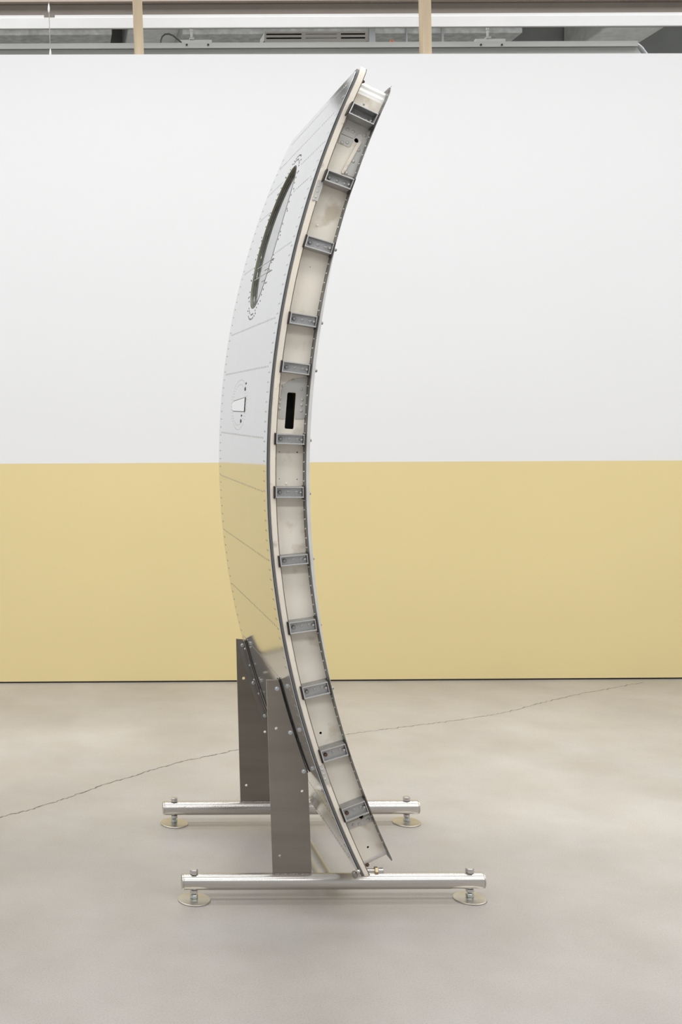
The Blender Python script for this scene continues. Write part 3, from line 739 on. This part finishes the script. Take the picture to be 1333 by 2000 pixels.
# two thin wires taped across the lower part of the window
for (xa, ya), (xb, yb_) in (((470, 1362), (640, 1250)), ((437, 1486), (615, 1377))):
    t = None; P = []
    for (x, y) in ((xa, ya), (xb, yb_)):
        px_, py_ = z6(x, y); best = None
        for i in range(400):
            Y = YN+0.85*i/400; d = abs(px_polar(px_, py_, Y)[1]-RS)
            if best is None or d < best[0]: best = (d, Y, px_polar(px_, py_, Y)[0])
        P.append(best)
    tt = (P[0][2]+P[1][2])/2; bm = bmesh.new()
    tube(bm, [pol(tt, RS+0.0011, P[0][1]), pol(tt, RS+0.0011, P[1][1])], 0.0010, 8); obj('window_wire', bm, M['skin_rivet'], door, smooth=1.0)

# ---- rivets of the skin (hundreds of tiny heads)
def skin_dome(bm, s, Y, r=0.0026, h=0.0006):
    t = s/RREF; p = pol(t, RS, Y); dome(bm, p, p-Vector((CX, Y, CZ)), r, h, 8)
bm = bmesh.new()
def in_window(s, Y, g=0.035): return (abs((s-WC_S)/(W_A+g))**W_EXP+abs((Y-WC_Y)/(W_B+g))**W_EXP) < 1
row_t = BR_T+[(BR_T[1]+BR_T[0])/2, T_TOP-0.012, T_BOT+0.012]
for t in row_t:
    n = 36
    for i in range(n):
        Y = YN+0.05+(YF-YN-0.10)*i/(n-1)
        if abs(t-T_TOP) < 0.02 or abs(t-T_BOT) < 0.02: Y = YN+0.075+(Y-YN-0.05)*0.93
        if not in_window(t*RREF, Y): skin_dome(bm, t*RREF, Y, 0.0030)
s = T_BOT*RREF+0.05
while s < T_TOP*RREF-0.05:
    for Y in (YN+0.022, YN+0.034, YF-0.022, YF-0.034): skin_dome(bm, s, Y)
    s += 0.0225
hs = th(524, 789)*RREF; hy = YN+0.428
for a, b, n in ((0.065, 0.124, 46), (0.053, 0.104, 38)):
    for i in range(n):
        q = 2*math.pi*i/n; skin_dome(bm, hs+a*math.cos(q), hy+b*math.sin(q), 0.0021, 0.0004)
for f in bm.faces: f.smooth = True
obj('skin_rivets', bm, M['skin_rivet'], door, kind='stuff')
bm = bmesh.new()
for g, n in ((0.018, 66), (0.030, 66)):
    for i in range(n):
        if (i % 4 == 3) and g < 0.02: continue
        q = 2*math.pi*(i+0.5*(g > 0.02))/n; a, b = superellipse(q, W_A+g, W_B+g)
        if g > 0.02 and abs(math.cos(q)) < 0.93 and i % 3: continue
        skin_dome(bm, WC_S+a, WC_Y+b, 0.0030, 0.0009)
obj('window_screws', bm, M['window_screw'], door, kind='stuff')
# flush grip flap with its dark joint and two screws
def skin_poly(pts, r0, r1):
    bm = bmesh.new(); A = [bm.verts.new(pol(s_/RREF, r0, y_)) for s_, y_ in pts]; B = [bm.verts.new(pol(s_/RREF, r1, y_)) for s_, y_ in pts]
    bm.faces.new(A); bm.faces.new(B[::-1]); n = len(pts)
    for k_ in range(n): bm.faces.new((A[k_], B[k_], B[(k_+1) % n], A[(k_+1) % n]))
    bmesh.ops.recalc_face_normals(bm, faces=bm.faces); return bm
q0 = hs-0.017; ya_, yb2 = YN+0.330, YN+0.530
def flap(g): return [(q0-g, ya_-g*2), (q0+0.034+g, ya_-g*2), (q0+0.026+g, yb2-0.02+g*2), (q0+0.021+g, yb2+g*2), (q0+0.005-g, yb2+g*2), (q0+0.001-g, yb2-0.02)]
obj('flap_joint', skin_poly(flap(0.0022), RS+0.0001, RS+0.0008), M['window_screw'], door)
obj('grip_flap', skin_poly(flap(0.0), RS+0.0003, RS+0.0020), mat('bright_flap_metal', (0.9, 0.9, 0.9), 0.12, 1.0), door, label='small bright grip flap')
for ds, dy in ((0.050, 0.345), (-0.032, 0.38)):
    bm = bmesh.new(); skin_dome(bm, hs+ds-0.01, YN+dy, 0.006, 0.002); skin_dome(bm, hs+ds+0.004, YN+dy-0.006, 0.0035, 0.0018)
    obj('flap_screw', bm, M['window_screw'], door)

# ------------------------------------------------------------------ the stand
YT1 = floor_pt(649, 1757).y; YT2 = floor_pt(567, 1608).y
RT = 0.0192; ZT = 0.0453
stand = empty('display_stand', (0.65, (YT1+YT2)/2, 0.0), 'stainless steel tube stand on round levelling feet holding up the aircraft door', 'stand')
def cross_tube(xl, xr, Y):
    x0 = at(xl, 1721*(Y < 3)+1579*(Y > 3), Y).x; x1 = at(xr, 1721*(Y < 3)+1579*(Y > 3), Y).x
    return obj('base_tube', bm_lathe((x0, Y, ZT), (1, 0, 0), [(RT-0.003, 0.0), (RT-0.0012, 0.0006), (RT-0.0005, 0.003), (RT-0.0012, 0.0036), (RT, 0.005), (RT, x1-x0-0.005), (RT-0.0012, x1-x0-0.0036), (RT-0.0005, x1-x0-0.003), (RT-0.0012, x1-x0-0.0006), (RT-0.003, x1-x0)], n=48), M['steel'], stand, smooth=0.35)
cross_tube(355, 946, YT1); cross_tube(318, 818.5, YT2)
xb_ = at(640, 1705, YT1).x
obj('connecting_tube', bm_lathe((xb_, YT1+0.006, ZT), (0, 1, 0), [(RT, 0), (RT, YT2-YT1-0.012)], n=40), M['steel_dull'], stand, smooth=0.4)
def hexn(c, r, h, m, par, name='hex_nut'):
    return obj(name, bm_lathe(c, (0, 0, 1), [(r*0.88, 0), (r, h*0.12), (r, h*0.86), (r*0.86, h)], n=6, rot=random.uniform(0, 1)), m, par)
for Y, xs_, yy in ((YT1, (379.5, 918.5), 1757), (YT2, (340.5, 794.5), 1608)):
    for xx in xs_:
        c = at(xx, yy, Y); c.z = 0.0
        ft = obj('foot_plate', bm_lathe((c.x, Y, 0.0), (0, 0, 1), [(0.0385, 0.0), (0.0398, 0.0008), (0.0398, 0.0030), (0.0388, 0.0037), (0.016, 0.0050), (0.010, 0.0056), (0, 0.0056)], n=48), M['foot'], stand, smooth=0.5, label='round steel levelling foot')
        tx = c.x+random.uniform(-0.0008, 0.0008)
        obj('threaded_stud', bm_lathe((tx, Y, 0.005), (0, 0, 1), [(0.0046, 0), (0.0046, ZT+RT+0.006)], n=16), M['bolt'], ft, smooth=0.6)
        hexn((tx, Y, 0.0058), 0.0098, 0.009, M['zinc'], ft)
        hexn((tx, Y, ZT-RT-0.0085), 0.0098, 0.0085, M['bolt_bright'], ft)
        hexn((tx, Y, ZT+RT+0.0002), 0.0102, 0.0115, M['bolt_bright'], ft, 'cap_nut')
# the two upright plates
PT = 0.006
def xz(px, py, Y): q = at(px, py, Y); return (q.x, q.z)
zb_ = ZT+RT-0.0012
GAP = 0.004
def upright(Y, pts, hl, label):
    pg = [xz(x, y, Y) for x, y in pts]
    tr = [math.atan2(pg[k_][1]-CZ, CX-pg[k_][0]) for k_ in (1, 2)]
    pg = pg[:1]+[(pol(tr[0]+(tr[1]-tr[0])*k_/10, RS+GAP, 0).x, pol(tr[0]+(tr[1]-tr[0])*k_/10, RS+GAP, 0).z) for k_ in range(11)]+pg[3:]
    for k_ in (-1, -2): pg[k_] = (pg[k_][0], zb_)
    pl = plate('upright_plate', pg, [circ(*xz(x, y, Y), r, 16) for x, y, r in hl], Y-PT/2, Y+PT/2, M['post'], stand, label)
    bm = bmesh.new(); x0, x1 = pg[-1][0], pg[-2][0]; n = 26
    for sgn in (-1, 1):
        for i in range(n):
            x = x0+(x1-x0)*(i+0.5)/n; dome(bm, (x+random.uniform(-0.0005, 0.0005), Y+sgn*(PT/2+0.0012), zb_+0.0008), (0, sgn*0.8, 0.6), 0.0024*random.uniform(0.8, 1.2), 0.0028, 7)
    for f in bm.faces: f.smooth = True
    obj('weld_bead', bm, M['weld'], stand, kind='stuff')
    return tr
pn = upright(YT1, [(520.3, 1327.6), (547.5, 1327.6), (604.8, 1509), (608.8, 1705), (533, 1705)], [(539.5, 1422.3, 0.0038), (590.2, 1545, 0.0038), (546.5, 1671, 0.0036)], 'front upright plate of brushed steel')
pf = upright(YT2, [(461.3, 1247.5), (481.0, 1247.5), (531.0, 1401), (533.5, 1563), (470.0, 1563)], [(476, 1324.5, 0.0044), (517.5, 1429, 0.0040), (481.2, 1533.3, 0.0038)], 'rear upright plate of darker brushed steel')
def arc_xz(t0, t1, r, n=10):
    return [(pol(t0+(t1-t0)*k_/n, r, 0).x, pol(t0+(t1-t0)*k_/n, r, 0).z) for k_ in range(n+1)]
def angle(tr, Y, side, bolts, small):
    """steel angle bent to the curve of the door; side = direction of its second leg in depth"""
    t0, t1 = tr; ys = Y+side*(PT/2+0.0003); y2 = ys+side*0.003; y3 = ys+side*0.020
    bm = bmesh.new()
    extrude_xz(bm, arc_xz(t0, t1, RS+GAP+0.019)+arc_xz(t1, t0, RS+GAP), min(ys, y2), max(ys, y2))
    extrude_xz(bm, arc_xz(t0, t1, RS+GAP+0.003)+arc_xz(t1, t0, RS+GAP), min(y2, y3), max(y2, y3))
    obj('steel_angle', bm, M['angle'], stand)
    bm = bmesh.new(); extrude_xz(bm, arc_xz(t0, t1, RS+GAP-0.0003)+arc_xz(t1, t0, RS+0.0012), min(ys, y3), max(ys, y3)); obj('rubber_pad', bm, M['pad'], stand)
    for px_, py_ in bolts:
        q_ = at(px_, py_, Y-PT/2); y_ = Y-PT/2-(0.0034 if side < 0 else 0.0)
        tb_ = math.atan2(q_.z-CZ, CX-q_.x); q_ = pol(tb_, max(math.hypot(CX-q_.x, q_.z-CZ), RS+GAP+0.0075), 0)
        bo = obj('plate_bolt', bm_lathe((q_.x, y_, q_.z), (0, -1, 0), [(0.0056, 0), (0.0056, 0.0010), (0.0043, 0.0012), (0.0043, 0.0046), (0.0034, 0.0052), (0.0022, 0.0052), (0.0022, 0.0030), (0, 0.0030)], n=12), M['zinc'], stand, smooth=0.6)
    for px_, py_ in small:
        q_ = at(px_, py_, y3); ts_ = math.atan2(q_.z-CZ, CX-q_.x); q_ = pol(ts_, RS+GAP+0.0031, 0); obj('pad_screw', bm_lathe((q_.x, Y+side*0.013, q_.z), (q_.x-CX, 0, q_.z-CZ), [(0.0032, -0.0005), (0.0032, 0.002), (0.002, 0.003)], n=10), M['zinc'], stand, smooth=0.6)
angle(pn, YT1, 1, [(541.3, 1344.8), (569.2, 1430), (595.0, 1505.8)], [])
angle(pf, YT2, -1, [(478.3, 1258.2), (500.7, 1331), (520.6, 1395.8)], [(486.6, 1267), (497, 1299), (505.6, 1327), (514, 1354)])
# bolt that pins the door's lower corner to the front tube
q = at(700, 1701, YN+0.014)
rb_ = bm_lathe((at(716, 1701, q.y).x, q.y, q.z+0.0005), (1, 0, 0), [(0.0048, 0), (0.0048, 0.022)], n=16)
rbo = obj('guide_bolt', rb_, M['steel'], door, smooth=0.6)
xn = at(731.5, 1701, q.y).x
obj('hex_nut', bm_lathe((xn, q.y, q.z+0.0005), (1, 0, 0), [(0.0082, 0), (0.0090, 0.001), (0.0090, 0.0072), (0.0082, 0.0082)], n=6), mat('brassy_nut', (0.45, 0.36, 0.24), 0.25, 1.0), rbo)
obj('bolt_tip', bm_lathe((xn+0.0083, q.y, q.z+0.0005), (1, 0, 0), [(0.0066, 0), (0.0066, 0.011), (0.0055, 0.0125), (0.002, 0.0128)], n=16), M['bolt_bright'], rbo, smooth=0.6)
q2 = at(700.5, 1701.5, YN-0.004)
obj('ball_end', bm_lathe(q2-Vector((0.0045, 0, 0)), (1, 0, 0), [(0.0001, 0), (0.0026, 0.0006), (0.0040, 0.002), (0.0045, 0.0045), (0.0040, 0.007), (0.0026, 0.0084), (0.0001, 0.009)], n=14), M['bolt_bright'], rbo, smooth=1.5)
q3 = at(693, 1707, YN+0.004)
obj('corner_lug', bm_lathe(q3, (0.3, 0, -1), [(0.004, -0.006), (0.006, -0.003), (0.006, 0.006), (0.004, 0.009)], n=12), M['angle'], door, smooth=0.6)
